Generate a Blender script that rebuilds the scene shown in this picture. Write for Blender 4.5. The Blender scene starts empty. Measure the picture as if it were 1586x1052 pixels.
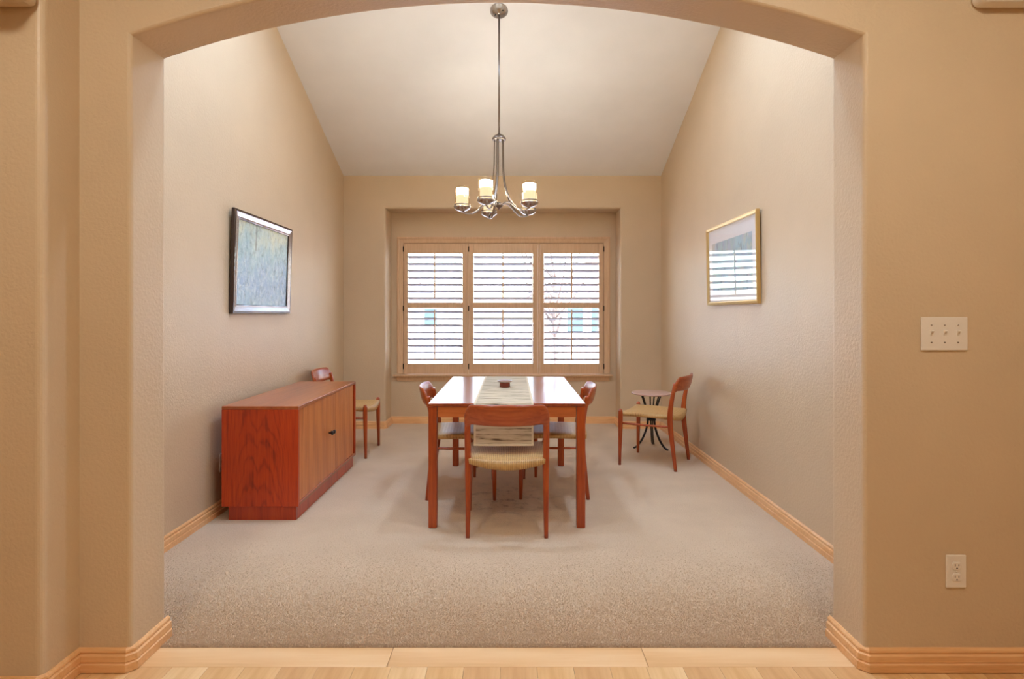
import bpy, bmesh, math, random
import numpy as np
from mathutils import Vector, Matrix
random.seed(7); rng = np.random.default_rng(5)
S = bpy.context.scene
C = S.collection
PI = math.pi

# ------------------------------------------------------------------ camera
cam_d = bpy.data.cameras.new('camera'); cam = bpy.data.objects.new('camera', cam_d); C.objects.link(cam)
cam.location = (0, 0, 1.24); cam.rotation_euler = (PI/2, 0, 0)
cam_d.sensor_width = 36.0; cam_d.lens = 36.0*890/1586; cam_d.shift_y = -40/1586
cam_d.clip_start = 0.05; cam_d.clip_end = 300
S.camera = cam
# ------------------------------------------------------------------ sky, sun, exposure
SKY = 1.55; SUN = 4.4; HALL_FILL = 40; SHADE = 105.0; VAULT_FILL = 205.0; EXPOSURE = 0.8
W = bpy.data.worlds.new('sky'); S.world = W; W.use_nodes = True
wn = W.node_tree.nodes; wl = W.node_tree.links
sky = wn.new('ShaderNodeTexSky'); sky.sky_type = 'NISHITA'; sky.sun_disc = False
sky.sun_elevation = math.radians(48); sky.sun_rotation = math.radians(115); sky.air_density = 1.0; sky.dust_density = 2.5; sky.ozone_density = 1.0
wn['Background'].inputs['Strength'].default_value = SKY
wl.new(sky.outputs['Color'], wn['Background'].inputs['Color'])
sd = bpy.data.lights.new('sun', 'SUN'); sd.energy = SUN; sd.angle = math.radians(0.6); sd.color = (1.0, 1.0, 1.0)
so = bpy.data.objects.new('sun', sd); C.objects.link(so)
so.rotation_euler = Vector((-0.62, 0.28, -0.74)).to_track_quat('-Z', 'Y').to_euler()
S.cycles.diffuse_bounces = 8; S.cycles.max_bounces = 16
S.view_settings.view_transform = 'Standard'; S.view_settings.look = 'None'
S.view_settings.exposure = EXPOSURE; S.view_settings.gamma = 1.0; S.view_settings.use_curve_mapping = False

# ------------------------------------------------------------------ helpers
def lin(r, g, b):
    f = lambda c: (c/255/12.92) if c/255 <= .04045 else ((c/255+.055)/1.055)**2.4
    return (f(r), f(g), f(b), 1)
MAT = {}
def newmat(name):
    m = bpy.data.materials.new(name); m.use_nodes = True; MAT[name] = m
    nt = m.node_tree; return m, nt.nodes, nt.links, nt.nodes['Principled BSDF']
def plain(name, col, rough=.5, metal=0, coat=0, spec=.5):
    m, n, l, p = newmat(name)
    p.inputs['Base Color'].default_value = col; p.inputs['Roughness'].default_value = rough
    p.inputs['Metallic'].default_value = metal; p.inputs['Coat Weight'].default_value = coat
    p.inputs['Specular IOR Level'].default_value = spec
    return m
def coords(n, l, scale=(1,1,1), kind='Object', rot=(0,0,0)):
    t = n.new('ShaderNodeTexCoord'); mp = n.new('ShaderNodeMapping')
    mp.inputs['Scale'].default_value = scale; mp.inputs['Rotation'].default_value = rot
    l.new(t.outputs[kind], mp.inputs['Vector']); return mp.outputs['Vector']
def noise(n, l, vec, scale, detail=4, rough=.55, dist=0):
    x = n.new('ShaderNodeTexNoise'); x.inputs['Scale'].default_value = scale; x.inputs['Detail'].default_value = detail
    x.inputs['Roughness'].default_value = rough; x.inputs['Distortion'].default_value = dist
    l.new(vec, x.inputs['Vector']); return x.outputs['Fac']
def ramp(n, l, fac, stops):
    r = n.new('ShaderNodeValToRGB'); e = r.color_ramp.elements
    while len(e) < len(stops): e.new(.5)
    for i, (p, c) in enumerate(stops): e[i].position = p; e[i].color = c
    l.new(fac, r.inputs['Fac']); return r.outputs['Color']
def mixc(n, l, fac, a, b, mode='MIX'):
    x = n.new('ShaderNodeMix'); x.data_type = 'RGBA'; x.blend_type = mode
    for s, v in ((x.inputs[0], fac), (x.inputs[6], a), (x.inputs[7], b)):
        if isinstance(v, (int, float)): s.default_value = v
        elif isinstance(v, tuple): s.default_value = v
        else: l.new(v, s)
    return x.outputs[2]
def mathn(n, l, op, a, b=0.0):
    x = n.new('ShaderNodeMath'); x.operation = op
    for s, v in ((x.inputs[0], a), (x.inputs[1], b)):
        if isinstance(v, (int, float)): s.default_value = v
        else: l.new(v, s)
    return x.outputs[0]
def bump(n, l, p, h, strength, dist):
    b = n.new('ShaderNodeBump'); b.inputs['Strength'].default_value = strength; b.inputs['Distance'].default_value = dist
    l.new(h, b.inputs['Height']); l.new(b.outputs['Normal'], p.inputs['Normal'])
def paint(name, col, scale, strength, dist, rough):
    m, n, l, p = newmat(name)
    v = coords(n, l)
    f = noise(n, l, v, 2.2, 3)
    c2 = tuple(x*.94 for x in col[:3])+(1,)
    l.new(ramp(n, l, f, [(.3, c2), (.7, col)]), p.inputs['Base Color'])
    p.inputs['Roughness'].default_value = rough
    bump(n, l, p, noise(n, l, v, scale, 3, .5, .3), strength, dist)
    return m
def wood(name, dark, mid, light, axis=2, fine=60, rings=3.0, rough=.35, coat=.25, contrast=.5, dist=5.0):
    """grain runs along the given axis"""
    m, n, l, p = newmat(name)
    sc = [1.0, 1.0, 1.0]; sc[axis] = .06
    v = coords(n, l, tuple(sc))
    sb = [1.0, 1.0, 1.0]; sb[axis] = .16
    vb = coords(n, l, tuple(sb))
    fine_f = noise(n, l, v, fine, 6, .65)
    w = n.new('ShaderNodeTexWave'); w.wave_type = 'BANDS'; w.bands_direction = 'DIAGONAL'
    w.inputs['Scale'].default_value = rings; w.inputs['Distortion'].default_value = dist; w.inputs['Detail'].default_value = 2.5
    w.inputs['Detail Scale'].default_value = 1.2
    l.new(vb, w.inputs['Vector'])
    f = mathn(n, l, 'ADD', mathn(n, l, 'MULTIPLY', w.outputs['Fac'], contrast), mathn(n, l, 'MULTIPLY', fine_f, 1-contrast))
    l.new(ramp(n, l, f, [(.22, dark), (.5, mid), (.8, light)]), p.inputs['Base Color'])
    p.inputs['Roughness'].default_value = rough; p.inputs['Coat Weight'].default_value = coat; p.inputs['Coat Roughness'].default_value = .15
    bump(n, l, p, fine_f, .05, .001)
    return m

def finish(name, bm, mat=None, parent=None, smooth=False, bev=0, seg=2, loc=None):
    bmesh.ops.recalc_face_normals(bm, faces=bm.faces)
    me = bpy.data.meshes.new(name); bm.to_mesh(me); bm.free()
    return link(name, me, mat, parent, smooth, bev, seg, loc)
def link(name, me, mat=None, parent=None, smooth=False, bev=0, seg=2, loc=None):
    o = bpy.data.objects.new(name, me); C.objects.link(o)
    for m in (mat if isinstance(mat, (list, tuple)) else [mat]):
        if m is not None: me.materials.append(MAT[m] if isinstance(m, str) else m)
    if parent is not None: o.parent = parent
    if smooth: me.polygons.foreach_set('use_smooth', [True]*len(me.polygons))
    if bev:
        b = o.modifiers.new('bevel', 'BEVEL'); b.width = bev; b.segments = seg; b.limit_method = 'ANGLE'; b.angle_limit = math.radians(35)
    if loc is not None: o.location = loc
    return o
def box(bm, a, b):
    vs = [bm.verts.new((x, y, z)) for z in (a[2], b[2]) for y in (a[1], b[1]) for x in (a[0], b[0])]
    for f in ((0,2,3,1), (4,5,7,6), (0,1,5,4), (2,6,7,3), (0,4,6,2), (1,3,7,5)): bm.faces.new([vs[i] for i in f])
def B(name, a, b, mat, parent=None, bev=0, seg=2, loc=None):
    bm = bmesh.new(); box(bm, a, b); return finish(name, bm, mat, parent, False, bev, seg, loc)
def lathe(bm, prof, seg=24, c=(0,0,0)):
    rings = []
    for r, z in prof:
        if r < 1e-6: rings.append([bm.verts.new((c[0], c[1], c[2]+z))])
        else: rings.append([bm.verts.new((c[0]+r*math.cos(2*PI*i/seg), c[1]+r*math.sin(2*PI*i/seg), c[2]+z)) for i in range(seg)])
    for a, b in zip(rings, rings[1:]):
        for i in range(seg):
            j = (i+1) % seg
            if len(a) == 1 and len(b) == 1: break
            if len(a) == 1: bm.faces.new((a[0], b[j], b[i]))
            elif len(b) == 1: bm.faces.new((a[i], a[j], b[0]))
            else: bm.faces.new((a[i], a[j], b[j], b[i]))
def sweep(bm, pts, rad, seg=10, side=None, power=1.0):
    """tube through pts; rad entries are r or (r_side, r_other); side fixes the first cross axis"""
    pts = [Vector(p) for p in pts]; rings = []
    for i, p in enumerate(pts):
        t = (pts[min(i+1, len(pts)-1)]-pts[max(i-1, 0)]).normalized()
        s = Vector(side) if side is not None else (Vector((1,0,0)) if abs(t.x) < .8 else Vector((0,1,0)))
        s = (s-t*s.dot(t)).normalized(); u = t.cross(s)
        r = rad[i] if isinstance(rad, (list, tuple)) and len(rad) == len(pts) else rad
        ra, rb = r if isinstance(r, (list, tuple)) else (r, r)
        ring = []
        for k in range(seg):
            a = 2*PI*k/seg; ca, sa = math.cos(a), math.sin(a)
            ca = math.copysign(abs(ca)**power, ca); sa = math.copysign(abs(sa)**power, sa)
            ring.append(bm.verts.new(p+s*ra*ca+u*rb*sa))
        rings.append(ring)
    for a, b in zip(rings, rings[1:]):
        for i in range(seg): bm.faces.new((a[i], a[(i+1) % seg], b[(i+1) % seg], b[i]))
    bm.faces.new(rings[0][::-1]); bm.faces.new(rings[-1])
def smoothpath(pts, n=8):
    P = [Vector(p) for p in pts]; P = [2*P[0]-P[1]]+P+[2*P[-1]-P[-2]]; out = []
    for i in range(1, len(P)-2):
        for k in range(n):
            t = k/n; a, b, c, d = P[i-1], P[i], P[i+1], P[i+2]
            out.append(.5*((2*b)+(c-a)*t+(2*a-5*b+4*c-d)*t*t+(3*b-a-3*c+d)*t**3))
    out.append(P[-2]); return out
def prism(bm, poly, axis, a, b):
    """polygon in the two other axes extruded along axis from a to b"""
    def P(u, v, w):
        return {0: (w, u, v), 1: (u, w, v), 2: (u, v, w)}[axis]
    A = [bm.verts.new(P(u, v, a)) for u, v in poly]; Bv = [bm.verts.new(P(u, v, b)) for u, v in poly]
    bm.faces.new(A[::-1]); bm.faces.new(Bv)
    for i in range(len(poly)):
        j = (i+1) % len(poly); bm.faces.new((A[i], A[j], Bv[j], Bv[i]))
def thing(name, label, cat, loc=(0,0,0), rotz=0, group=None):
    o = bpy.data.objects.new(name, None); C.objects.link(o); o.empty_display_size = .1
    o.location = loc; o.rotation_euler = (0, 0, rotz); return tag(o, label, cat, group)
def tag(o, label, cat, group=None):
    o['label'] = label; o['category'] = cat
    if group: o['group'] = group
    return o
def struct(o, label=None, cat=None):
    o['kind'] = 'structure'
    if label: o['label'] = label
    if cat: o['category'] = cat
    return o
def copy_tree(o, parent=None):
    c = o.copy(); C.objects.link(c)
    if parent is not None: c.parent = parent
    for ch in list(o.children): copy_tree(ch, c)
    return c

# ------------------------------------------------------------------ materials
paint('wall_paint', lin(212, 189, 156), 80, .36, .005, .42)
paint('ceiling_paint', lin(236, 236, 236), 80, .12, .003, .8)
wood('oak', lin(214, 160, 104), lin(236, 184, 128), lin(244, 200, 148), axis=0, fine=90, rings=2, rough=.3, coat=.2, contrast=.08)
wood('maple', lin(204, 166, 128), lin(216, 180, 142), lin(226, 192, 156), axis=2, fine=70, rings=2, rough=.38, coat=.1, contrast=.06)
wood('teak', lin(130, 46, 12), lin(168, 70, 22), lin(192, 94, 36), axis=2, fine=70, rings=3, rough=.3, coat=.25, contrast=.12)
wood('teak_x', lin(138, 56, 20), lin(174, 82, 36), lin(198, 108, 54), axis=0, fine=60, rings=3, rough=.3, coat=.25, contrast=.12)
wood('apron_wood', lin(170, 88, 42), lin(200, 112, 58), lin(216, 132, 76), axis=0, fine=60, rings=3, rough=.3, coat=.25, contrast=.12)
wood('table_wood', lin(112, 46, 20), lin(150, 68, 32), lin(174, 90, 46), axis=1, fine=50, rings=2, rough=.22, coat=.5, contrast=.15)
wood('veneer', lin(132, 34, 6), lin(178, 60, 14), lin(196, 78, 24), axis=2, fine=46, rings=3, rough=.32, coat=.2, contrast=.15, dist=5)
wood('veneer_door', lin(168, 88, 38), lin(206, 124, 62), lin(222, 146, 82), axis=2, fine=40, rings=3.2, rough=.32, coat=.2, contrast=.15)
wood('veneer_top', lin(140, 66, 28), lin(168, 88, 42), lin(188, 108, 58), axis=1, fine=40, rings=2, rough=.3, coat=.3, contrast=.15)
def mk_cathedral():
    m, n, l, p = newmat('veneer_side')
    v = coords(n, l); sep = n.new('ShaderNodeSeparateXYZ'); l.new(v, sep.inputs[0])
    ax = mathn(n, l, 'SUBTRACT', mathn(n, l, 'ABSOLUTE', mathn(n, l, 'ADD', sep.outputs['X'], .015)), .055)
    par = mathn(n, l, 'MULTIPLY', mathn(n, l, 'MULTIPLY', ax, ax), 34)
    nz = noise(n, l, coords(n, l, (1, 1, .35)), 9, 3, .6)
    ph = mathn(n, l, 'ADD', mathn(n, l, 'ADD', sep.outputs['Z'], par), mathn(n, l, 'MULTIPLY', nz, .42))
    w = mathn(n, l, 'ADD', mathn(n, l, 'MULTIPLY', mathn(n, l, 'SINE', mathn(n, l, 'MULTIPLY', ph, 48)), .5), .5)
    fine = noise(n, l, coords(n, l, (1, 1, .05)), 60, 5, .65)
    fade = ramp(n, l, mathn(n, l, 'ABSOLUTE', sep.outputs['X']), [(.09, (1,1,1,1)), (.17, (.15,.15,.15,1))])
    f = mathn(n, l, 'SUBTRACT', fine, mathn(n, l, 'MULTIPLY', mathn(n, l, 'MULTIPLY', mathn(n, l, 'POWER', w, 3.0), fade), .17))
    l.new(ramp(n, l, f, [(.15, lin(122, 28, 4)), (.45, lin(182, 58, 10)), (.75, lin(200, 76, 18))]), p.inputs['Base Color'])
    p.inputs['Roughness'].default_value = .33; p.inputs['Coat Weight'].default_value = .2
mk_cathedral()
for i, (a, b, c) in enumerate(((( 212,165,108), (228,186,130), (238,202,150)), ((220,178,122), (236,200,148), (244,214,168)), ((204,156,104), (220,176,122), (232,192,140)))):
    wood('plank_%d' % i, lin(*a), lin(*b), lin(*c), axis=1, fine=50, rings=2.5, rough=.28, coat=.25, contrast=.35)
wood('threshold', lin(216, 170, 116), lin(230, 188, 136), lin(238, 202, 154), axis=0, fine=50, rings=2.5, rough=.28, coat=.25, contrast=.35)
plain('black_wood', lin(34, 26, 24), .4)
plain('black_metal', lin(30, 24, 22), .38, .3)
plain('white_plastic', lin(232, 224, 212), .35)
plain('white_vinyl', lin(235, 235, 235), .4)
plain('slot', lin(40, 34, 30), .6)
plain('nickel', lin(178, 170, 164), .24, 1.0)
plain('nickel_dark', lin(128, 116, 106), .3, 1.0)
plain('hinge', lin(60, 44, 34), .4, .6)
plain('gold', lin(216, 188, 130), .34, .8)
plain('frame_dark', lin(58, 40, 34), .25, 0, .4)
plain('frame_silver', lin(190, 184, 184), .25, .9)
plain('mat_board', lin(246, 246, 248), .8)
plain('hem', lin(222, 206, 176), .8)
plain('shadow_gap', lin(40, 22, 14), .7)
plain('tabletop_stone', lin(208, 172, 158), .3, 0, .2)
plain('bowl', lin(130, 46, 26), .3, 0, .3)
plain('bowl_rim', lin(178, 150, 140), .3, 0, .3)
plain('asphalt', lin(150, 150, 150), .9)
plain('concrete', lin(200, 196, 188), .9)
plain('siding', lin(214, 188, 176), .8)
plain('siding_grey', lin(196, 190, 184), .8)
plain('roof', lin(150, 130, 120), .9)
plain('trim_white', lin(236, 234, 230), .6)
plain('dark_glass', lin(70, 90, 100), .1)
plain('bark', lin(120, 104, 92), .9)
plain('dry_grass', lin(176, 158, 112), .9)
def mk_carpet():
    m, n, l, p = newmat('carpet')
    v = coords(n, l)
    fine = noise(n, l, v, 150, 4, .8); mid = noise(n, l, v, 2.4, 4, .6); tuft = noise(n, l, v, 90, 2, .6)
    base = ramp(n, l, fine, [(.3, lin(188, 164, 136)), (.52, lin(214, 191, 161)), (.75, lin(230, 209, 180))])
    base = mixc(n, l, .35, base, ramp(n, l, mid, [(.35, lin(200, 174, 142)), (.65, lin(222, 198, 167))]))
    # stained, worn grey patch, with shade under the table painted into the colour
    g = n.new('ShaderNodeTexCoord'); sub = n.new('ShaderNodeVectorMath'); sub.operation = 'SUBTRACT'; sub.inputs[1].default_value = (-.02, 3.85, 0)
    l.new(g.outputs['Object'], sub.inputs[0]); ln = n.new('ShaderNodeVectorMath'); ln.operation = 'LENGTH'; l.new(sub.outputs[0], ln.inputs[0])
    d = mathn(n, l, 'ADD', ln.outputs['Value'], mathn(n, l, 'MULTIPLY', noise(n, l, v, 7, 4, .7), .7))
    wear_shade = ramp(n, l, d, [(.45, (1,1,1,1)), (.85, (0,0,0,1))])
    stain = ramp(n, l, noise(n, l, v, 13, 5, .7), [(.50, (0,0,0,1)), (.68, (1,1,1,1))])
    wf = mathn(n, l, 'MULTIPLY', wear_shade, mathn(n, l, 'ADD', mathn(n, l, 'MULTIPLY', stain, .7), .28))
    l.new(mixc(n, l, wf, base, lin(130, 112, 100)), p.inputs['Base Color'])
    p.inputs['Roughness'].default_value = 1.0; p.inputs['Specular IOR Level'].default_value = .1
    p.inputs['Sheen Weight'].default_value = .2
    bump(n, l, p, mathn(n, l, 'ADD', fine, tuft), .6, .006)
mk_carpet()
def mk_pile():
    m, n, l, p = newmat('carpet_pile')
    c = ramp(n, l, noise(n, l, coords(n, l), 240, 3, .7), [(.3, lin(200, 174, 145)), (.52, lin(224, 202, 172)), (.75, lin(238, 220, 194))])
    l.new(c, p.inputs['Base Color']); p.inputs['Roughness'].default_value = 1; p.inputs['Specular IOR Level'].default_value = .1
    t = n.new('ShaderNodeBsdfTranslucent'); l.new(c, t.inputs['Color']); mx = n.new('ShaderNodeMixShader'); mx.inputs[0].default_value = .45
    l.new(p.outputs[0], mx.inputs[1]); l.new(t.outputs[0], mx.inputs[2]); l.new(mx.outputs[0], n['Material Output'].inputs['Surface'])
mk_pile()
def mk_cord():
    m, n, l, p = newmat('paper_cord')
    v = coords(n, l)
    sep = n.new('ShaderNodeSeparateXYZ'); l.new(v, sep.inputs[0])
    sx = mathn(n, l, 'SINE', mathn(n, l, 'MULTIPLY', sep.outputs['X'], 2*PI/.0105))
    sy = mathn(n, l, 'SINE', mathn(n, l, 'MULTIPLY', sep.outputs['Y'], 2*PI/.021))
    h = mathn(n, l, 'ADD', sx, mathn(n, l, 'MULTIPLY', mathn(n, l, 'MULTIPLY', sx, sy), .6))
    hn = mathn(n, l, 'ADD', mathn(n, l, 'MULTIPLY', h, .28), .5)
    c = ramp(n, l, hn, [(.1, lin(150, 106, 54)), (.5, lin(208, 166, 102)), (.9, lin(228, 192, 132))])
    c = mixc(n, l, .3, c, ramp(n, l, noise(n, l, v, 60, 3), [(.3, lin(186, 138, 78)), (.7, lin(230, 192, 132))]))
    l.new(c, p.inputs['Base Color']); p.inputs['Roughness'].default_value = .42
    bump(n, l, p, hn, .7, .004)
mk_cord()
def mk_runner():
    m, n, l, p = newmat('runner_cloth')
    v = coords(n, l, (1.6, 22, 22))
    s = noise(n, l, v, 3.4, 4, .6)
    c = ramp(n, l, s, [(.34, lin(104, 84, 66)), (.44, lin(196, 180, 150)), (.6, lin(214, 200, 172)), (.75, lin(178, 160, 128))])
    l.new(c, p.inputs['Base Color']); p.inputs['Roughness'].default_value = .85
    bump(n, l, p, noise(n, l, coords(n, l, (1, 6, 6)), 120, 2), .3, .002)
mk_runner()
def mk_painting():
    m, n, l, p = newmat('painting_canvas')
    v = coords(n, l)
    sep = n.new('ShaderNodeSeparateXYZ'); l.new(v, sep.inputs[0])
    strokes = noise(n, l, coords(n, l, (1, 1, .6)), 34, 6, .8, 1.2)
    big = noise(n, l, v, 4.5, 4, .65)
    hgt = mathn(n, l, 'ADD', mathn(n, l, 'MULTIPLY', sep.outputs['Z'], 1.0), mathn(n, l, 'MULTIPLY', big, .7))
    c = ramp(n, l, hgt, [(.30, lin(156, 192, 200)), (.55, lin(140, 172, 204)), (.80, lin(158, 194, 198)), (1.0, lin(216, 222, 196))])
    c = mixc(n, l, mathn(n, l, 'MULTIPLY', ramp(n, l, strokes, [(.46, (0,0,0,1)), (.66, (1,1,1,1))]), .8), c, lin(222, 236, 236))
    dk = ramp(n, l, noise(n, l, coords(n, l, (1, 1, .6)), 30, 6, .8), [(.52, (0,0,0,1)), (.70, (1,1,1,1))])
    c = mixc(n, l, mathn(n, l, 'MULTIPLY', dk, .8), c, lin(70, 100, 112))
    # thin dark tree trunk
    tx_ = mathn(n, l, 'ABSOLUTE', mathn(n, l, 'ADD', mathn(n, l, 'ADD', sep.outputs['X'], .13), mathn(n, l, 'MULTIPLY', noise(n, l, v, 9, 2), .02)))
    tk = mathn(n, l, 'MULTIPLY', mathn(n, l, 'LESS_THAN', tx_, .009), mathn(n, l, 'GREATER_THAN', sep.outputs['Z'], .44))
    c = mixc(n, l, mathn(n, l, 'MULTIPLY', tk, .55), c, lin(90, 100, 92))
    l.new(c, p.inputs['Base Color']); p.inputs['Roughness'].default_value = .35
mk_painting()
def mk_print():
    m, n, l, p = newmat('pastel_print')
    v = coords(n, l)
    sep = n.new('ShaderNodeSeparateXYZ'); l.new(v, sep.inputs[0])
    vor = n.new('ShaderNodeTexVoronoi'); vor.inputs['Scale'].default_value = 16; l.new(coords(n, l, (1, 1, .55)), vor.inputs['Vector'])
    c = ramp(n, l, noise(n, l, v, 7, 3), [(.3, lin(206, 196, 176)), (.46, lin(150, 194, 214)), (.58, lin(120, 180, 212)), (.72, lin(214, 208, 196))])
    c = mixc(n, l, .35, c, vor.outputs['Color'], 'SOFT_LIGHT'); c = mixc(n, l, .35, c, lin(240, 240, 240))
    c = mixc(n, l, mathn(n, l, 'MULTIPLY', ramp(n, l, noise(n, l, coords(n, l, (1.6, 1, .5)), 18, 4), [(.6, (0,0,0,1)), (.68, (1,1,1,1))]), .6), c, lin(96, 110, 130))
    l.new(c, p.inputs['Base Color']); p.inputs['Roughness'].default_value = .6
mk_print()
def mk_glass(name, fac=None, tint=(1,1,1,1)):
    m, n, l, p = newmat(name); n.remove(p)
    t = n.new('ShaderNodeBsdfTransparent'); t.inputs['Color'].default_value = tint
    g = n.new('ShaderNodeBsdfGlossy'); g.inputs['Roughness'].default_value = .02
    mx = n.new('ShaderNodeMixShader'); out = n['Material Output']
    if fac is None:
        lw = n.new('ShaderNodeLayerWeight'); lw.inputs['Blend'].default_value = .5
        l.new(mathn(n, l, 'ADD', mathn(n, l, 'MULTIPLY', mathn(n, l, 'POWER', lw.outputs['Facing'], 4.5), .95), .03), mx.inputs[0])
    else: mx.inputs[0].default_value = fac
    l.new(t.outputs[0], mx.inputs[1]); l.new(g.outputs[0], mx.inputs[2]); l.new(mx.outputs[0], out.inputs['Surface'])
mk_glass('window_glass', .05); mk_glass('picture_glass'); mk_glass('shade_glass', .10, (1, .96, .88, 1))
def mk_lamp(name, c1, c2, s1, s2, z0, z1):
    m, n, l, p = newmat(name); n.remove(p)
    v = coords(n, l); sep = n.new('ShaderNodeSeparateXYZ'); l.new(v, sep.inputs[0])
    mr = n.new('ShaderNodeMapRange'); mr.inputs['From Min'].default_value = z0; mr.inputs['From Max'].default_value = z1
    l.new(sep.outputs['Z'], mr.inputs['Value'])
    e = n.new('ShaderNodeEmission')
    l.new(ramp(n, l, mr.outputs[0], [(.56, c1), (.78, c2)]), e.inputs['Color'])
    st = n.new('ShaderNodeMapRange'); st.inputs['From Min'].default_value = .58; st.inputs['From Max'].default_value = .80
    st.inputs['To Min'].default_value = s1; st.inputs['To Max'].default_value = s2
    l.new(mr.outputs[0], st.inputs['Value']); l.new(st.outputs[0], e.inputs['Strength'])
    l.new(e.outputs[0], n['Material Output'].inputs['Surface'])
mk_lamp('lamp_frost', (1, .80, .55, 1), (1, .94, .84, 1), 0.8, SHADE*.5, 0.0, .13)
m, n, l, p = newmat('hall_fill'); p.inputs['Emission Color'].default_value = (1, .95, .83, 1); p.inputs['Emission Strength'].default_value = HALL_FILL  # glow of the fill domes added in the hall
m, n, l, p = newmat('vault_fill'); p.inputs['Emission Color'].default_value = (.68, .96, 1.42, 1); p.inputs['Emission Strength'].default_value = VAULT_FILL  # glow of the fill discs added out of view in the vault
m, n, l, p = newmat('grass')
l.new(ramp(n, l, noise(n, l, coords(n, l), 3, 5), [(.3, lin(176, 176, 182)), (.7, lin(200, 200, 206))]), p.inputs['Base Color']); p.inputs['Roughness'].default_value = 1

# ------------------------------------------------------------------ room shell (metres; y = distance from the viewer)
XL, XR, YF, YB, YA = -1.818, 1.609, 2.2, 6.2, 6.5
OL, OR = -1.326, 1.225
def ceil_z(y): return 2.73+.41*(YB-y)
def wall_with_hole(name, outer, hole, y0, y1, mat, r):
    """outer/hole are (x,z) loops; hole open at the floor; extruded along y, hole edges rounded"""
    poly = outer[:1]+hole+outer[1:]
    bm = bmesh.new(); prism(bm, poly, 1, y0, y1)
    bmesh.ops.recalc_face_normals(bm, faces=bm.faces)
    key = [(round(a, 4), round(b, 4)) for a, b in hole]
    es = []
    for e in bm.edges:
        a, b = e.verts
        if abs(a.co.y-b.co.y) < 1e-6 and (round(a.co.x, 4), round(a.co.z, 4)) in key and (round(b.co.x, 4), round(b.co.z, 4)) in key: es.append(e)
    bmesh.ops.bevel(bm, geom=es, offset=r, segments=4, profile=.5, affect='EDGES')
    return struct(finish(name, bm, mat))
# arched opening
span = (OR-OL)/2; cx = (OL+OR)/2; rise = .213; sp = 2.212
R = (span*span+rise*rise)/(2*rise); zc = sp+rise-R
arch = []
for i in range(33):
    x = OL+(OR-OL)*i/32; arch.append((x, zc+math.sqrt(R*R-(x-cx)**2)))
def arch_wall(y0, y1, x0, x1, top, r):
    bm = bmesh.new(); L = {}
    loop = [(OL, -.05)]+arch+[(OR, -.05)]
    for y in (y0, y1):
        h = [bm.verts.new((x, y, z)) for x, z in loop]; t = [bm.verts.new((x, y, top)) for x, z in arch]
        a, b, c, d = (bm.verts.new((x, y, z)) for x, z in ((x0, -.05), (x0, top), (x1, -.05), (x1, top)))
        bm.faces.new((a, h[0], h[1], t[0], b)); bm.faces.new((h[-1], c, d, t[-1], h[-2]))
        for i in range(len(arch)-1): bm.faces.new((h[i+1], h[i+2], t[i+1], t[i]))
        L[y] = h
    A, Bq = L[y0], L[y1]
    for i in range(len(A)-1): bm.faces.new((A[i], A[i+1], Bq[i+1], Bq[i]))
    bmesh.ops.recalc_face_normals(bm, faces=bm.faces)
    hs = set(A) | set(Bq)
    es = [e for e in bm.edges if e.verts[0] in hs and e.verts[1] in hs and abs(e.verts[0].co.y-e.verts[1].co.y) < 1e-6 and e.is_manifold]
    bmesh.ops.bevel(bm, geom=es, offset=r, segments=4, profile=.5, affect='EDGES')
    return struct(finish('wall_front', bm, 'wall_paint'))
arch_wall(2.0, YF, -1.95, 2.5, 4.45, .014)
wall_with_hole('wall_back', [(-1.95, -.05), (1.75, -.05), (1.75, 2.79), (-1.95, 2.79)],
               [(-1.365, -.05), (-1.365, 2.375), (1.17, 2.375), (1.17, -.05)], YB, YA, 'wall_paint', .02)
def side_wall(name, x0, x1):
    bm = bmesh.new(); prism(bm, [(YF, -.05), (YB, -.05), (YB, ceil_z(YB)+.05), (YF, ceil_z(YF)+.05)], 0, x0, x1)
    return struct(finish(name, bm, 'wall_paint'))
side_wall('wall_left', XL-.13, XL); side_wall('wall_right', XR, XR+.13)
bm = bmesh.new(); prism(bm, [(2.0, ceil_z(2.0)), (YB+.3, ceil_z(YB+.3)), (YB+.3, ceil_z(YB+.3)+.15), (2.0, ceil_z(2.0)+.15)], 0, -1.95, 1.75)
struct(finish('ceiling', bm, 'ceiling_paint'))
# alcove wall with the window hole
WX0, WX1, WZ0, WZ1 = -1.235, 1.045, .55, 2.05
bm = bmesh.new()
box(bm, (-1.95, YA, -.05), (WX0, YA+.14, 2.9)); box(bm, (WX1, YA, -.05), (1.75, YA+.14, 2.9))
box(bm, (WX0, YA, -.05), (WX1, YA+.14, WZ0)); box(bm, (WX0, YA, WZ1), (WX1, YA+.14, 2.9))
struct(finish('wall_alcove', bm, 'wall_paint'))
# hall on the viewer's side: projecting wall at the left, bulkhead, side walls, rear wall with wide opening, ceiling
bm = bmesh.new(); box(bm, (-2.7, 1.84, -.05), (-1.506, 2.0, 2.8))
bmesh.ops.bevel(bm, geom=[e for e in bm.edges if all(abs(v.co.x+1.506) < 1e-5 and abs(v.co.y-1.84) < 1e-5 for v in e.verts)], offset=.022, segments=5, profile=.5, affect='EDGES')
struct(finish('wall_hall_return', bm, 'wall_paint', smooth=False))
o = struct(B('wall_hall_bulkhead', (-2.7, 1.66, 2.214), (-1.512, 1.838, 2.8), 'wall_paint', bev=.02, seg=4))
struct(B('wall_hall_left', (-2.8, -3.2, -.05), (-2.6, 2.0, 2.8), 'wall_paint'))
struct(B('wall_hall_right', (2.4, -3.2, -.05), (2.6, 2.0, 2.8), 'wall_paint'))
struct(B('wall_hall_rear', (-2.6, -3.2, -.05), (2.4, -3.0, 2.8), 'wall_paint'))
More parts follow.
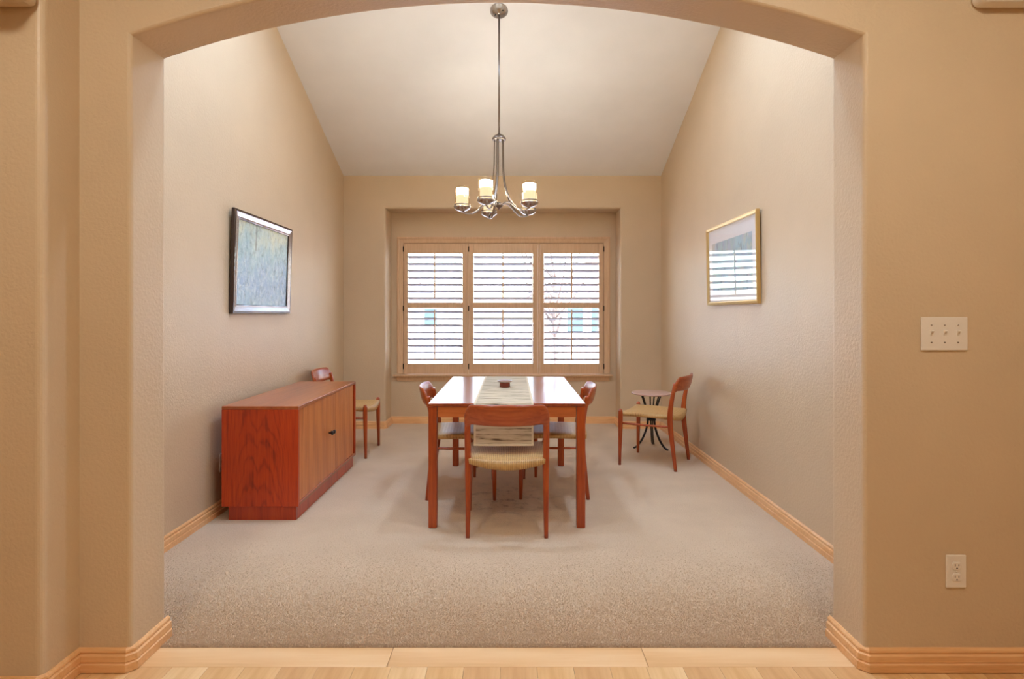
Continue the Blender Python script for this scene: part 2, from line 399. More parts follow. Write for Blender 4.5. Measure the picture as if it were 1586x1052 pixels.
struct(B('ceiling_hall', (-2.8, -3.2, 2.75), (2.6, 2.0, 2.9), 'ceiling_paint'))
# floor: slab, planks of the hall, boards along the carpet edge
floor = struct(B('floor', (-2.8, -3.2, -.25), (2.6, 6.64, -.02), 'plank_0'))
PW = .128
k = 0; x = -2.6
plank_me = None
while x < 2.4:
    y0, y1 = -.6, 2.018
    if plank_me is None:
        plank_me = []
        for q in range(3):
            bm = bmesh.new(); box(bm, (0, 0, 0), (PW-.0012, y1-y0, .018))
            bmesh.ops.recalc_face_normals(bm, faces=bm.faces)
            me = bpy.data.meshes.new('plank'); bm.to_mesh(me); bm.free(); me.materials.append(MAT['plank_%d' % q]); plank_me.append(me)
    o = bpy.data.objects.new('plank', plank_me[random.choice((0, 1, 1, 2, 2))]); C.objects.link(o); o.parent = floor
    o.location = (x, y0, -.02); x += PW
for x0, x1 in ((OL, -.441), (-.4395, .479), (.4805, OR)):
    B('plank', (0, 0, 0), (x1-x0, .1165, .0185), 'threshold', floor, .001, 1, (x0, 2.0195, -.02))
# carpet with real pile in the nearer part
def carpet():
    v = [(OL, 2.137, 0), (OR, 2.137, 0), (OR, YF, 0), (XR, YF, 0), (XR, YB, 0), (1.17, YB, 0), (1.17, YA, 0), (-1.365, YA, 0), (-1.365, YB, 0), (XL, YB, 0), (XL, YF, 0), (OL, YF, 0)]
    bm = bmesh.new(); prism(bm, [(a, b) for a, b, _ in v], 2, -.02, 0.0)
    bmesh.ops.recalc_face_normals(bm, faces=bm.faces)
    bmesh.ops.triangulate(bm, faces=bm.faces)
    me = bpy.data.meshes.new('carpet'); bm.to_mesh(me); bm.free()
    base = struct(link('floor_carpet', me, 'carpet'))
    N = 260000
    y = 2.137+np.minimum(rng.exponential(.34, N), 1.9*rng.random(N)+.2); x = XL+.02+(XR-XL-.04)*rng.random(N)
    edge = 9000
    y[:edge] = 2.139+rng.random(edge)*.02
    keep = (y > YF+.01) | ((x > OL+.02) & (x < OR-.02)); x, y = x[keep], y[keep]; N = len(x)
    h = (.0025+.0045*rng.random(N))*np.clip(1.05-(y-2.137)*.55, .2, 1); w = .0010+.0010*rng.random(N); a = rng.random(N)*PI*2; lx = rng.normal(0, .0032, N); ly = rng.normal(-.0008, .0032, N)
    near = y < 2.16; ly[near] -= .005*rng.random(near.sum())
    p0 = np.stack([x-w*np.cos(a), y-w*np.sin(a), np.zeros(N)-.001], 1); p1 = np.stack([x+w*np.cos(a), y+w*np.sin(a), np.zeros(N)-.001], 1)
    p2 = np.stack([x+lx, y+ly, h], 1)
    V = np.stack([p0, p1, p2], 1).reshape(-1, 3); F = np.arange(3*N).reshape(-1, 3)
    me2 = bpy.data.meshes.new('carpet_pile'); me2.vertices.add(len(V)); me2.vertices.foreach_set('co', V.ravel())
    me2.loops.add(len(F)*3); me2.loops.foreach_set('vertex_index', F.ravel().astype(np.int32))
    me2.polygons.add(len(F)); me2.polygons.foreach_set('loop_start', np.arange(0, len(F)*3, 3, dtype=np.int32))
    me2.update(calc_edges=True); me2.validate()
    link('carpet_pile', me2, 'carpet_pile', base)['kind'] = 'stuff'
carpet()
# baseboards: profile swept along the foot of the walls, room on the right-hand side of the path
PROF = [(0, 0), (.019, 0), (.019, .027), (.014, .031), (.014, .033), (.0165, .035), (.0155, .055), (.009, .060), (.009, .063), (.0115, .066), (.010, .072), (.004, .079), (0, .079)]
def baseboard(name, path, chamfer=(), label=None):
    pts = []
    for i, p in enumerate(path):
        if i in chamfer:
            a = (Vector(path[i-1])-Vector(p)).normalized()*.016; b = (Vector(path[i+1])-Vector(p)).normalized()*.016
            pts += [Vector(p)+a, Vector(p)+b]
        else: pts.append(Vector(p))
    bm = bmesh.new(); rings = []
    for i, p in enumerate(pts):
        n = []
        if i > 0: d = (p-pts[i-1]).normalized(); n.append(Vector((d.y, -d.x)))
        if i < len(pts)-1: d = (pts[i+1]-p).normalized(); n.append(Vector((d.y, -d.x)))
        m = sum(n, Vector((0, 0)))
        m = m/ max(m.dot(n[0]), .3)
        rings.append([bm.verts.new((p.x+m.x*d_, p.y+m.y*d_, z)) for d_, z in PROF])
    for a, b in zip(rings, rings[1:]):
        for i in range(len(PROF)-1): bm.faces.new((a[i], b[i], b[i+1], a[i+1]))
    bm.faces.new(rings[0]); bm.faces.new(rings[-1][::-1])
    return struct(finish(name, bm, 'oak'))
baseboard('baseboard_hall_left', [(-2.6, 1.84), (-1.506, 1.84), (-1.506, 2.0), (OL, 2.0), (OL, YF+.012)], (1, 3))
baseboard('baseboard_left', [(OL-.02, YF), (XL, YF), (XL, YB)])
baseboard('baseboard_back', [(XL+.019, YB), (-1.365, YB), (-1.365, YA), (1.17, YA), (1.17, YB), (XR-.019, YB)], (1, 4))
baseboard('baseboard_right', [(XR, YB), (XR, YF), (OR+.02, YF)])
baseboard('baseboard_hall_right', [(OR, YF+.012), (OR, 2.0), (2.4, 2.0)], (1,))

# ------------------------------------------------------------------ window, casing, sill and shutters
YW = YA
win = struct(thing('window_1', 'wide three-light window in the alcove', 'window', (0, YW, 0)))
bm = bmesh.new()
def casing_profile(w): return [(0, 0), (0, -.020), (w*.25, -.024), (w*.45, -.017), (w*.8, -.014), (w, -.012), (w, 0)]
cw = .0705; ox0, ox1, oz1 = -1.298, 1.107, 2.108
def casing_piece(name, pts2, miters):
    """pts2: inner and outer corner pairs along a straight run -> list of rings"""
    bm = bmesh.new(); rings = []
    for (ax, az), (bx, bz) in pts2:
        rings.append([bm.verts.new((ax+(bx-ax)*t/cw, y, az+(bz-az)*t/cw)) for t, y in casing_profile(cw)])
    for a, b in zip(rings, rings[1:]):
        for i in range(len(a)-1): bm.faces.new((a[i], b[i], b[i+1], a[i+1]))
    bm.faces.new(rings[0]); bm.faces.new(rings[-1])
    return finish(name, bm, 'maple', win)
casing_piece('casing', [((ox0, .56), (ox0+cw, .56)), ((ox0, oz1), (ox0+cw, oz1-cw))], None)
casing_piece('casing', [((ox1, .56), (ox1-cw, .56)), ((ox1, oz1), (ox1-cw, oz1-cw))], None)
casing_piece('casing', [((ox0, oz1), (ox0+cw, oz1-cw)), ((ox1, oz1), (ox1-cw, oz1-cw))], None)
B('sill', (-1.335, -.058, .535), (1.131, .06, .557), 'maple', win, .006, 3)
bm = bmesh.new(); prism(bm, [(0, .478), (-.010, .478), (-.014, .492), (-.020, .515), (-.028, .535), (0, .535)], 0, -1.30, 1.10)
finish('sill_apron', bm, 'maple', win)
# vinyl sashes and panes behind the shutters
for a, b in ((WX0, -.50), (-.50, .303), (.303, WX1)):
    for (p, q) in (((a, .085, WZ0), (a+.032, .135, WZ1)), ((b-.032, .085, WZ0), (b, .135, WZ1)), ((a+.032, .085, WZ0), (b-.032, .135, WZ0+.04)), ((a+.032, .085, WZ1-.04), (b-.032, .135, WZ1))):
        B('sash_bar', p, q, 'white_vinyl', win, .003, 1)
    B('pane', (a+.03, .105, WZ0+.035), (b-.03, .109, WZ1-.035), 'window_glass', win)
for p, q in (((WX0, .018, WZ0+.008), (-1.206, .084, WZ1)), ((1.016, .018, WZ0+.008), (WX1, .084, WZ1)), ((-1.206, .018, 2.018), (1.016, .084, WZ1))):
    B('jamb_liner', p, q, 'maple', win, .002, 1)
LOUV = {}
def louver_mesh(w):
    key = round(w, 3)
    if key not in LOUV:
        bm = bmesh.new(); t = math.radians(-16); pr = []
        for k in range(16):
            a = 2*PI*k/16; u, v = .0445*math.cos(a), .0056*math.copysign(abs(math.sin(a))**.8, math.sin(a))
            pr.append((u*math.cos(t)-v*math.sin(t), u*math.sin(t)+v*math.cos(t)))   # (y, z); room-side edge raised
        prism(bm, pr, 0, -w/2, w/2); bmesh.ops.recalc_face_normals(bm, faces=bm.faces)
        me = bpy.data.meshes.new('louver'); bm.to_mesh(me); bm.free(); me.materials.append(MAT['maple_pale']); LOUV[key] = me
    return LOUV[key]
wood('maple_pale', lin(164, 157, 156), lin(173, 166, 165), lin(182, 175, 174), axis=0, fine=60, rings=3, rough=.95, coat=0, contrast=.2)
MAT['maple_pale'].node_tree.nodes['Principled BSDF'].inputs['Specular IOR Level'].default_value = .05
def shutter(x0, x1, ox_0, ox_1, hinge_x, label):
    s = thing('shutter_panel', label, 'shutter', ((x0+x1)/2, YW, .557), 0, 'shutter panels over the window')
    c = (x0+x1)/2; y0, y1 = -.012, .016
    z = lambda a: a-.557
    zt, zb, u1, u0, l1, l0 = z(2.0325), z(.560), z(1.920), z(1.366), z(1.303), z(.675)
    B('stile', (x0-c, y0, zb), (ox_0-c, y1, zt), 'maple', s, .003, 2); B('stile', (ox_1-c, y0, zb), (x1-c, y1, zt), 'maple', s, .003, 2)
    for a, b in ((zb, l0), (l1, u0), (u1, zt)): B('rail', (ox_0-c, y0+.001, a), (ox_1-c, y1-.001, b), 'maple', s, .003, 2)
    w = ox_1-ox_0-.006; mid = (ox_0+ox_1)/2-c
    zs = [z(1.878)-i*(1.878-1.411)/6 for i in range(7)]+[z(1.258)-i*(1.258-.722)/7 for i in range(8)]
    for zz in zs:
        o = bpy.data.objects.new('louver', louver_mesh(w)); C.objects.link(o); o.parent = s; o.location = (mid, .004, zz)
    for a, b in ((z(1.41), z(1.915)), (z(.715), z(1.285))):
        B('tilt_rod', (mid-.007, -.056, a), (mid+.007, -.043, b), 'maple', s, .002, 2)
    for zz in (z(1.97), z(1.30), z(.645)):
        B('hinge', (hinge_x-c-.006, -.018, zz-.03), (hinge_x-c+.006, -.011, zz+.03), 'hinge', s, .002, 1)
shutter(-1.2210, -.518, -1.177, -.560, -1.226, 'maple shutter panel with pale louvers at the window end nearest the low cabinet')
shutter(-.487, .290, -.436, .233, -.490, 'middle maple shutter panel between the two other louvered panels')
shutter(.317, 1.0305, .360, .981, 1.036, 'maple shutter panel with pale louvers at the window end nearest the round table')
for a, b in ((-.516, -.489), (.292, .315)): B('mullion_post', (a, -.016, .558), (b, .05, 2.04), 'maple', win, .003, 1)

# ------------------------------------------------------------------ sideboard
sb = thing('low_cabinet', 'low teak cabinet with two sliding tambour doors against the wall', 'cabinet', (-1.5075, 4.068, 0))
hx, hy = .2295, .632
B('plinth', (-hx+.035, -hy+.014, 0), (hx-.018, hy-.014, .087), 'veneer', sb, .001, 1)
B('top_panel', (-hx, -hy, .666), (hx, hy, .686), 'veneer_top', sb, .003, 2)
B('side_panel', (-hx, -hy, .085), (hx, -hy+.02, .666), 'veneer_side', sb, .002, 2)
B('side_panel', (-hx, hy-.02, .085), (hx, hy, .666), 'veneer', sb, .002, 2)
B('bottom_panel', (-hx, -hy+.02, .085), (hx, hy-.02, .105), 'veneer_top', sb, .002, 2)
B('back_panel', (-hx, -hy+.02, .105), (-hx+.008, hy-.02, .666), 'veneer', sb)
def tambour(y0, y1, knob_y):
    bm = bmesh.new(); n = 24; w = (y1-y0)/n; xf = hx-.010
    pr = []
    for i in range(n):
        a = y0+i*w
        pr += [(xf-.0035, a), (xf, a+.0022), (xf, a+w-.0022)]
    pr += [(xf-.0035, y1), (xf-.012, y1), (xf-.012, y0)]
    prism(bm, pr, 2, .106, .665)
    d = finish('tambour_door', bm, 'veneer_door', sb)
    bm = bmesh.new(); lathe(bm, [(0, 0), (.006, 0), (.006, .012), (.012, .018), (.015, .024), (.013, .030), (.006, .033), (0, .033)], 16)
    bmesh.ops.rotate(bm, verts=bm.verts, cent=(0, 0, 0), matrix=Matrix.Rotation(PI/2, 3, 'Y'))
    k = finish('knob', bm, 'black_wood', d, True); k.location = (xf, knob_y, .40)
tambour(-hy+.021, -.001, -.022); tambour(.001, hy-.040, .022)
B('door_channel', (hx-.03, hy-.040, .106), (hx-.02, hy-.021, .665), 'shadow_gap', sb)
B('edge_strip', (hx-.02, hy-.028, .106), (hx-.004, hy-.021, .665), 'veneer', sb)

# ------------------------------------------------------------------ dining table, runner, dish
tb = thing('dining_table', 'rectangular teak dining table with glossy top and square legs', 'table', (-.030, 4.018, 0))
tx, ty = .455, .703
B('tabletop', (-tx, -ty, .704), (tx, ty, .722), 'table_wood', tb, .003, 2)
for sx in (-1, 1):
    for sy in (-1, 1):
        bm = bmesh.new()
        pts = [(sx*(tx-.027), sy*(ty-.027), z) for z in (0, .35, .7035)]
        sweep(bm, pts, [.0265, .0265, .0265], 4)
        for v in bm.verts:   # square section turned to the table's axes
            pass
        bm.free(); bm = bmesh.new()
        x0, x1 = sorted((sx*tx, sx*(tx-.052))); y0, y1 = sorted((sy*(ty-.002), sy*(ty-.054)))
        box(bm, (x0+.001, y0, 0), (x1-.001, y1, .7035))
        finish('leg', bm, 'teak', tb, False, .006, 3)
for sy in (-1, 1):
    y0, y1 = sorted((sy*(ty-.012), sy*(ty-.034))); B('apron', (-tx+.053, y0, .640), (tx-.053, y1, .7035), 'apron_wood', tb, .002, 1)
for sx in (-1, 1):
    x0, x1 = sorted((sx*(tx-.012), sx*(tx-.034))); B('apron', (x0, -ty+.055, .640), (x1, ty-.055, .7035), 'table_wood', tb, .002, 1)
rn = thing('table_runner', 'cream striped table runner hanging over both ends of the table', 'table runner', (-.048, 4.018, 0))
def strip(name, x0, x1, t0, t1, sk, mat, parent):
    """cloth strip along the table: s runs over far drop, top, near drop"""
    path = []
    e = ty+.006; T = .7225
    path += [(e+.004, T-.20), (e+.002, T-.10), (e, T-.012), (e-.004, T-.003), (e-.012, T)]
    path += [(y, T+.0004*math.sin(7*y)) for y in np.linspace(e-.1, -e+.1, 12)]
    path += [(-e+.012, T), (-e+.004, T-.003), (-e, T-.012), (-e-.002, T-.09), (-e-.007, T-.17), (-e-.010, T-.232)]
    pp = [Vector((0, a, b)) for a, b in path]
    nrm = []
    for i in range(len(pp)):
        d = (pp[min(i+1, len(pp)-1)]-pp[max(i-1, 0)]).normalized(); nrm.append(Vector((0, -d.z, d.y)) if False else Vector((0, d.z, -d.y)))
    n = len(pp); bm = bmesh.new(); g = []
    for i in range(n):
        nv = nrm[i]
        lo = pp[i]+nv*t0; hi = pp[i]+nv*t1
        x0_, x1_ = x0-sk*pp[i].y, x1-sk*pp[i].y
        g.append([bm.verts.new((x0_, lo.y, lo.z)), bm.verts.new((x1_, lo.y, lo.z)), bm.verts.new((x1_, hi.y, hi.z)), bm.verts.new((x0_, hi.y, hi.z))])
    for a, b in zip(g, g[1:]):
        for k in range(4): bm.faces.new((a[k], a[(k+1) % 4], b[(k+1) % 4], b[k]))
    bm.faces.new(g[0]); bm.faces.new(g[-1])
    return finish(name, bm, mat, parent, False)
strip('cloth', -.160, .160, .0002, .0030, 0.0, 'runner_cloth', rn)
strip('hem', -.172, -.160, .0002, .0036, 0.0, 'hem', rn); strip('hem', .160, .172, .0002, .0036, 0.0, 'hem', rn)
B('hem', (-.172, -ty-.0215, .4805), (.172, -ty-.0155, .4915), 'hem', rn, .001, 1)
dish = thing('small_dish', 'small reddish dish with wide pale rim on the table runner', 'dish', (-.05, 4.02, .7258))
bm = bmesh.new(); lathe(bm, [(0, 0), (.032, 0), (.037, .004), (.037, .032), (.034, .036), (.026, .030), (0, .028)], 28); finish('bowl', bm, 'bowl', dish, True)
bm = bmesh.new(); lathe(bm, [(.034, .034), (.052, .040), (.054, .046), (.050, .048), (.030, .042), (.030, .038), (.034, .034)], 28); finish('rim', bm, 'bowl_rim', dish, True)

# ------------------------------------------------------------------ chairs
def make_chair():
    t = thing('dining_chair', 'teak dining chair', 'chair')
    for s in (-1, 1):
        bm = bmesh.new()   # front leg: round, tapering to foot and to the rounded top
        pts = [(s*.240, .217, 0), (s*.239, .216, .12), (s*.237, .213, .28), (s*.236, .212, .38), (s*.236, .212, .435), (s*.236, .212, .452), (s*.236, .212, .458)]
        sweep(bm, pts, [.0115, .0140, .0180, .0195, .0185, .0140, .0050], 12)
        finish('leg', bm, 'teak', t, True)
        bm = bmesh.new()   # rear leg: kicks back at the foot, bends back again above the seat
        pts = smoothpath([(s*.217, -.232, 0), (s*.217, -.212, .16), (s*.218, -.192, .33), (s*.219, -.188, .43), (s*.220, -.198, .53), (s*.219, -.214, .62), (s*.214, -.226, .69)], 5)
        n = len(pts); rr = []
        for i, p in enumerate(pts):
            z = p.z; rx = .0115+.0065*min(1, z/.35)-.001*max(0, (z-.45)/.3); ry = .0125+.0095*min(1, z/.36)-.010*max(0, (z-.42)/.3)
            rr.append((rx, ry))
        sweep(bm, pts, rr, 12, side=(1, 0, 0), power=.8)
        finish('leg', bm, 'teak', t, True)
        bm = bmesh.new(); sweep(bm, smoothpath([(s*.219, -.19, .345), (s*.228, 0, .342), (s*.237, .21, .345)], 4), .0085, 10); finish('stretcher', bm, 'teak', t, True)
    # backrest: curved board with rounded upper corners and fillets running down into the legs
    bm = bmesh.new(); NU, NV = 44, 8; G = {}
    for i in range(NU+1):
        u = -1+2*i/NU; au = abs(u); x = .236*u
        zt = .744-.004*u*u - .058*max(0, (au-.80)/.20)**2.6
        zb = .622+.010*u*u - .055*max(0, (au-.82)/.18)**1.8
        yc = -.215-.052*(1-u*u)
        for k in range(NV+1):
            v = k/NV; z = zb+(zt-zb)*v
            th = .0045+.0080*(math.sin(PI*min(max(v, .0), 1))**.45 if 0 < v < 1 else 0)
            if i in (0, NU): th *= .55
            lean = -.030*(z-.62)/.12
            for sd in (0, 1): G[i, k, sd] = bm.verts.new((x, yc+lean+(th if sd else -th), z))
    for i in range(NU):
        for k in range(NV):
            for sd in (0, 1): bm.faces.new((G[i, k, sd], G[i+1, k, sd], G[i+1, k+1, sd], G[i, k+1, sd]))
        for k in (0, NV): bm.faces.new((G[i, k, 0], G[i+1, k, 0], G[i+1, k, 1], G[i, k, 1]))
    for i in (0, NU):
        for k in range(NV): bm.faces.new((G[i, k, 0], G[i, k+1, 0], G[i, k+1, 1], G[i, k, 1]))
    finish('backrest', bm, 'teak_x', t, True)
    # woven seat wrapped over the rails
    bm = bmesh.new(); NX, NY = 26, 22; top, bot = {}, {}
    for i in range(NX+1):
        for j in range(NY+1):
            u = -1+2*i/NX; v = -1+2*j/NY
            hw = .214+.016*(v+1)/2
            xx = u*hw; yy = .005+v*.226
            bow = 1-u*u
            if v < 0: yy -= .014*bow*(-v)**3
            else: yy += .014*bow*v**3
            eu, ev = abs(u)**8, abs(v)**10
            sag = -.010*(1-u*u)-.010*bow*abs(v)**2
            zt = .447+sag-.016*max(eu, ev); zb = .398+sag*1.1-.012*bow*abs(v)**3+.008*max(eu, ev)
            top[i, j] = bm.verts.new((xx, yy, zt)); bot[i, j] = bm.verts.new((xx*.985, yy*.985, zb))
    for i in range(NX):
        for j in range(NY):
            bm.faces.new((top[i, j], top[i+1, j], top[i+1, j+1], top[i, j+1])); bm.faces.new((bot[i, j], bot[i, j+1], bot[i+1, j+1], bot[i+1, j]))
    for i in range(NX):
        for j in (0, NY): bm.faces.new((top[i, j], top[i+1, j], bot[i+1, j], bot[i, j]))
    for j in range(NY):
        for i in (0, NX): bm.faces.new((top[i, j], top[i, j+1], bot[i, j+1], bot[i, j]))
    finish('seat', bm, 'paper_cord', t, True)
    return t
chair0 = make_chair()
SPOTS = [((-.028, 3.41, 0), 0, 'teak dining chair with woven cord seat at the table end under the hanging runner'),
         ((-.345, 4.05, 0), -87, 'teak dining chair tucked into the table side facing away from the low cabinet'),
         ((.290, 4.065, 0), 86.5, 'teak dining chair tucked into the table side towards the gold framed print'),
         ((1.1925, 4.815, 0), 60, 'teak dining chair with woven seat standing beside the small round table'),
         ((-1.470, 5.16, 0), -90, 'teak dining chair standing against the wall behind the low cabinet')]
for i, (loc, rz, lab) in enumerate(SPOTS):
    o = chair0 if i == 0 else copy_tree(chair0)
    o.location = loc; o.rotation_euler = (0, 0, math.radians(rz)); o['label'] = lab; o['group'] = 'teak dining chairs'
# low stool whose dark legs show under the table
st = thing('low_stool', 'low teak stool pushed under the table end towards the window', 'stool', (-.052, 4.50, 0))
for sx in (-1, 1):
    for sy in (-1, 1):
        bm = bmesh.new(); sweep(bm, [(sx*.232, sy*.137, 0), (sx*.232, sy*.137, .2), (sx*.230, sy*.135, .40)], [.011, .015, .017], 10); finish('leg', bm, 'teak', st, True)
B('seat', (-.215, -.13, .375), (.215, .13, .415), 'paper_cord', st, .012, 3)
for sx in (-1, 1): B('seat_rail', (sx*.222-.010, -.125, .37), (sx*.222+.010, .125, .40), 'teak', st, .004, 2)

# ------------------------------------------------------------------ small round table
rt = thing('side_table', 'small round side table with pinkish top and curved black tripod legs', 'side table', (1.285, 5.305, 0))
bm = bmesh.new(); lathe(bm, [(0, .497), (.165, .497), (.178, .501), (.181, .507), (.178, .513), (.165, .516), (0, .516)], 40); finish('tabletop', bm, 'tabletop_stone', rt, True)
bm = bmesh.new(); lathe(bm, [(.078, .487), (.092, .487), (.092, .497), (.078, .497), (.078, .487)], 32); finish('mount_ring', bm, 'black_metal', rt)
for a in (70, 185, 318):
    ca, sa = math.cos(math.radians(a)), math.sin(math.radians(a)); nx, ny = -sa, ca
    for sgn in (-1, 1):
        bm = bmesh.new()
        pr = [(.086, .487, .020), (.066, .43, .016), (.040, .33, .011), (.032, .26, .008), (.045, .18, .007), (.082, .09, .007), (.130, .025, .007), (.168, .004, .007)]
        pts = smoothpath([(r*ca+nx*w*sgn, r*sa+ny*w*sgn, z) for r, z, w in pr], 4)
        sweep(bm, pts, .0065, 8); finish('leg', bm, 'black_metal', rt, True)
for z, r in ((.265, .040),):
    bm = bmesh.new(); lathe(bm, [(r-.006, z-.006), (r+.004, z-.006), (r+.004, z+.006), (r-.006, z+.006), (r-.006, z-.006)], 24); finish('waist_ring', bm, 'black_metal', rt)

# ------------------------------------------------------------------ chandelier
CX, CY = -.097, 4.30
ch = thing('chandelier', 'five-light brushed nickel chandelier with frosted cylinder shades on a long rod', 'chandelier', (CX, CY, 2.0))
zc_ = ceil_z(CY)-2.0
bm = bmesh.new(); lathe(bm, [(0, .0), (.067, 0), (.067, -.006), (.060, -.010), (.060, -.014), (.050, -.018), (.050, -.021), (.020, -.024), (.012, -.036), (0, -.036)], 36)
can = finish('canopy', bm, 'nickel', ch, True); can.location = (0, 0, zc_); can.rotation_euler = (-math.atan(.41), 0, 0)
for a in (-.03, .03):
    bm = bmesh.new(); lathe(bm, [(0, -.028), (.004, -.027), (.005, -.022), (0, -.022)], 10); s_ = finish('screw', bm, 'black_metal', can, True); s_.location = (a, -a*.7, 0)
bm = bmesh.new(); sweep(bm, [(0, 0, .575), (0, 0, 1.0), (0, 0, zc_-.03)], .0065, 12); finish('rod', bm, 'nickel_dark', ch, True)
bm = bmesh.new(); lathe(bm, [(0, .585), (.014, .585), (.016, .575), (.036, .572), (.044, .560), (.052, .552), (.052, .540), (.044, .536), (0, .536)], 32); finish('cap', bm, 'nickel_dark', ch, True)
bm = bmesh.new(); lathe(bm, [(0, .075), (.010, .073), (.024, .062), (.030, .050), (.024, .038), (.010, .030), (.006, .018), (0, .014)], 20); finish('hub', bm, 'nickel_dark', ch, True)
armme = {}
RA = .275
for i in range(5):
    ang = math.radians(36+72*i)
    if i == 0:
        bm = bmesh.new(); pts = smoothpath([(.034, 0, .545), (.035, 0, .44), (.038, 0, .33), (.048, 0, .235), (.075, 0, .14), (.115, 0, .065), (.152, 0, .028)], 6)
        sweep(bm, pts, (.0042, .0095), 8, side=(0, 0, 1), power=.6)
        for v in bm.verts: pass
        a1 = finish('arm', bm, 'nickel_dark', ch, True)
        bm = bmesh.new(); pts = smoothpath([(.018, 0, .050), (.060, 0, .068), (.105, 0, .055), (.150, 0, .020), (.195, 0, -.008), (.240, 0, -.008), (.272, 0, .002)], 6)
        sweep(bm, pts, (.0075, .0055), 8, side=(0, 1, 0), power=.7); a2 = finish('scroll_arm', bm, 'nickel', ch, True)
        bm = bmesh.new(); lathe(bm, [(0, .002), (.012, .003), (.034, .010), (.054, .022), (.064, .034), (.066, .040), (.062, .040), (.050, .029), (.030, .018), (0, .014)], 28); a3 = finish('cup', bm, 'nickel', ch, True)
        bm = bmesh.new(); lathe(bm, [(.056, .050), (.0605, .050), (.0605, .057), (.056, .057), (.056, .050)], 28); a4 = finish('ring', bm, 'nickel_dark', ch, True)
        bm = bmesh.new(); lathe(bm, [(.0525, .038), (.0535, .038), (.0535, .190), (.0525, .190), (.0525, .038)], 32); a5 = finish('shade', bm, 'shade_glass', ch, True)
        bm = bmesh.new(); lathe(bm, [(0, 0), (.045, 0), (.045, .128), (.040, .130), (0, .130)], 28); a6 = finish('diffuser', bm, 'lamp_frost', a5, True); a6.location = (0, 0, .046)
        parts = [a1, a2, a3, a4, a5]
    else:
        parts = []
        for q in (a1, a2, a3, a4, a5): parts.append(copy_tree(q, ch))
    for q in parts: q.rotation_euler = (0, 0, ang)
    for q in parts[2:]: q.location = (RA*math.cos(ang), RA*math.sin(ang), 0)

# ------------------------------------------------------------------ pictures
def frame_loop(bm, w, h, prof):
    rings = []
    for inset, d in prof:
        rings.append([bm.verts.new((sx*(w/2-inset), -d, (h-inset) if sz > 0 else inset)) for sx, sz in ((-1, -1), (1, -1), (1, 1), (-1, 1))])
    for a, b in zip(rings, rings[1:]):
        for k in range(4): bm.faces.new((a[k], a[(k+1) % 4], b[(k+1) % 4], b[k]))
pa = thing('framed_painting', 'misty blue-green forest painting in a dark and silver frame', 'painting', (XL+.003, 4.16, 1.240), PI/2)
pa.rotation_euler = (math.radians(1.6), 0, PI/2)
w, h = .955, .682
bm = bmesh.new(); frame_loop(bm, w, h, [(0, 0), (0, .020), (.004, .026), (.014, .026), (.016, .024)]); finish('frame_edge', bm, 'frame_dark', pa)
bm = bmesh.new(); frame_loop(bm, w, h, [(.016, .024), (.019, .027), (.046, .019), (.048, .021), (.054, .021)]); finish('frame', bm, 'frame_silver', pa)
bm = bmesh.new(); frame_loop(bm, w, h, [(.054, .021), (.062, .019), (.064, .010)]); finish('frame_lip', bm, 'frame_dark', pa)
B('canvas', (-w/2+.060, -.012, .060), (w/2-.060, -.002, h-.060), 'painting_canvas', pa)
pb = thing('framed_print', 'pastel print with white mat behind glass in a thin gold frame', 'picture', (XR-.003, 4.18, 1.306), -PI/2)
pb.rotation_euler = (math.radians(1.0), 0, -PI/2)
w, h = .955, .612
bm = bmesh.new(); frame_loop(bm, w, h, [(0, 0), (0, .022), (.003, .025), (.007, .023), (.010, .025), (.020, .020), (.024, .020), (.026, .010)]); finish('frame', bm, 'gold', pb)
B('mat_board', (-w/2+.02, -.010, .02), (w/2-.02, -.002, h-.02), 'mat_board', pb)
B('print', (-w/2+.10, -.0108, .10), (w/2-.10, -.0101, h-.13), 'pastel_print', pb)
B('glass', (-w/2+.022, -.0135, .022), (w/2-.022, -.0120, h-.022), 'picture_glass', pb)

# ------------------------------------------------------------------ switch, outlets, chime
def outlet(label, loc, rz):
    o = thing('power_outlet', label, 'outlet', loc, rz, 'duplex outlets')
    B('plate', (-.035, -.006, -.057), (.035, 0, .057), 'white_plastic', o, .003, 3)
    for z in (-.020, .020):
        bm = bmesh.new(); pr = []
        for k in range(20):
            a = 2*PI*k/20; pr.append((.0172*math.cos(a), max(-.0135, min(.0135, .0172*math.sin(a)))))
        prism(bm, pr, 1, -.0085, -.0055); r = finish('receptacle', bm, 'white_plastic', o, False, .0008, 1); r.location = (0, 0, z)
        for x, hh in ((-.0064, .0042), (.0064, .0035)): B('slot', (x-.0011, -.0089, .003-hh), (x+.0011, -.0083, .003+hh), 'slot', r)
        bm = bmesh.new(); prism(bm, [(.0026*math.cos(a), -.0075+.0026*math.sin(a)) for a in np.linspace(0, 2*PI, 9)[:-1]], 1, -.0089, -.0083); finish('ground_slot', bm, 'slot', r)
    bm = bmesh.new(); lathe(bm, [(0, .002), (.003, .001), (.003, -.001), (0, -.001)], 10); bmesh.ops.rotate(bm, verts=bm.verts, cent=(0,0,0), matrix=Matrix.Rotation(PI/2, 3, 'X')); s = finish('screw', bm, 'white_plastic', o, True); s.location = (0, -.006, 0)
    return o
outlet('white duplex outlet low on the wall below the triple light switch', (1.542, 1.9995, .345), 0)
outlet('white duplex outlet on the wall just beside the low cabinet', (XL+.0005, 3.60, .312), PI/2)
outlet('white duplex outlet on the wall behind the chair by the round table', (XR-.0005, 5.38, .335), -PI/2)
sw = thing('light_switch', 'white triple toggle light switch plate on the tan wall', 'switch', (1.501, 1.9995, 1.170))
B('plate', (-.081, -.006, -.058), (.081, 0, .058), 'white_plastic', sw, .003, 3)
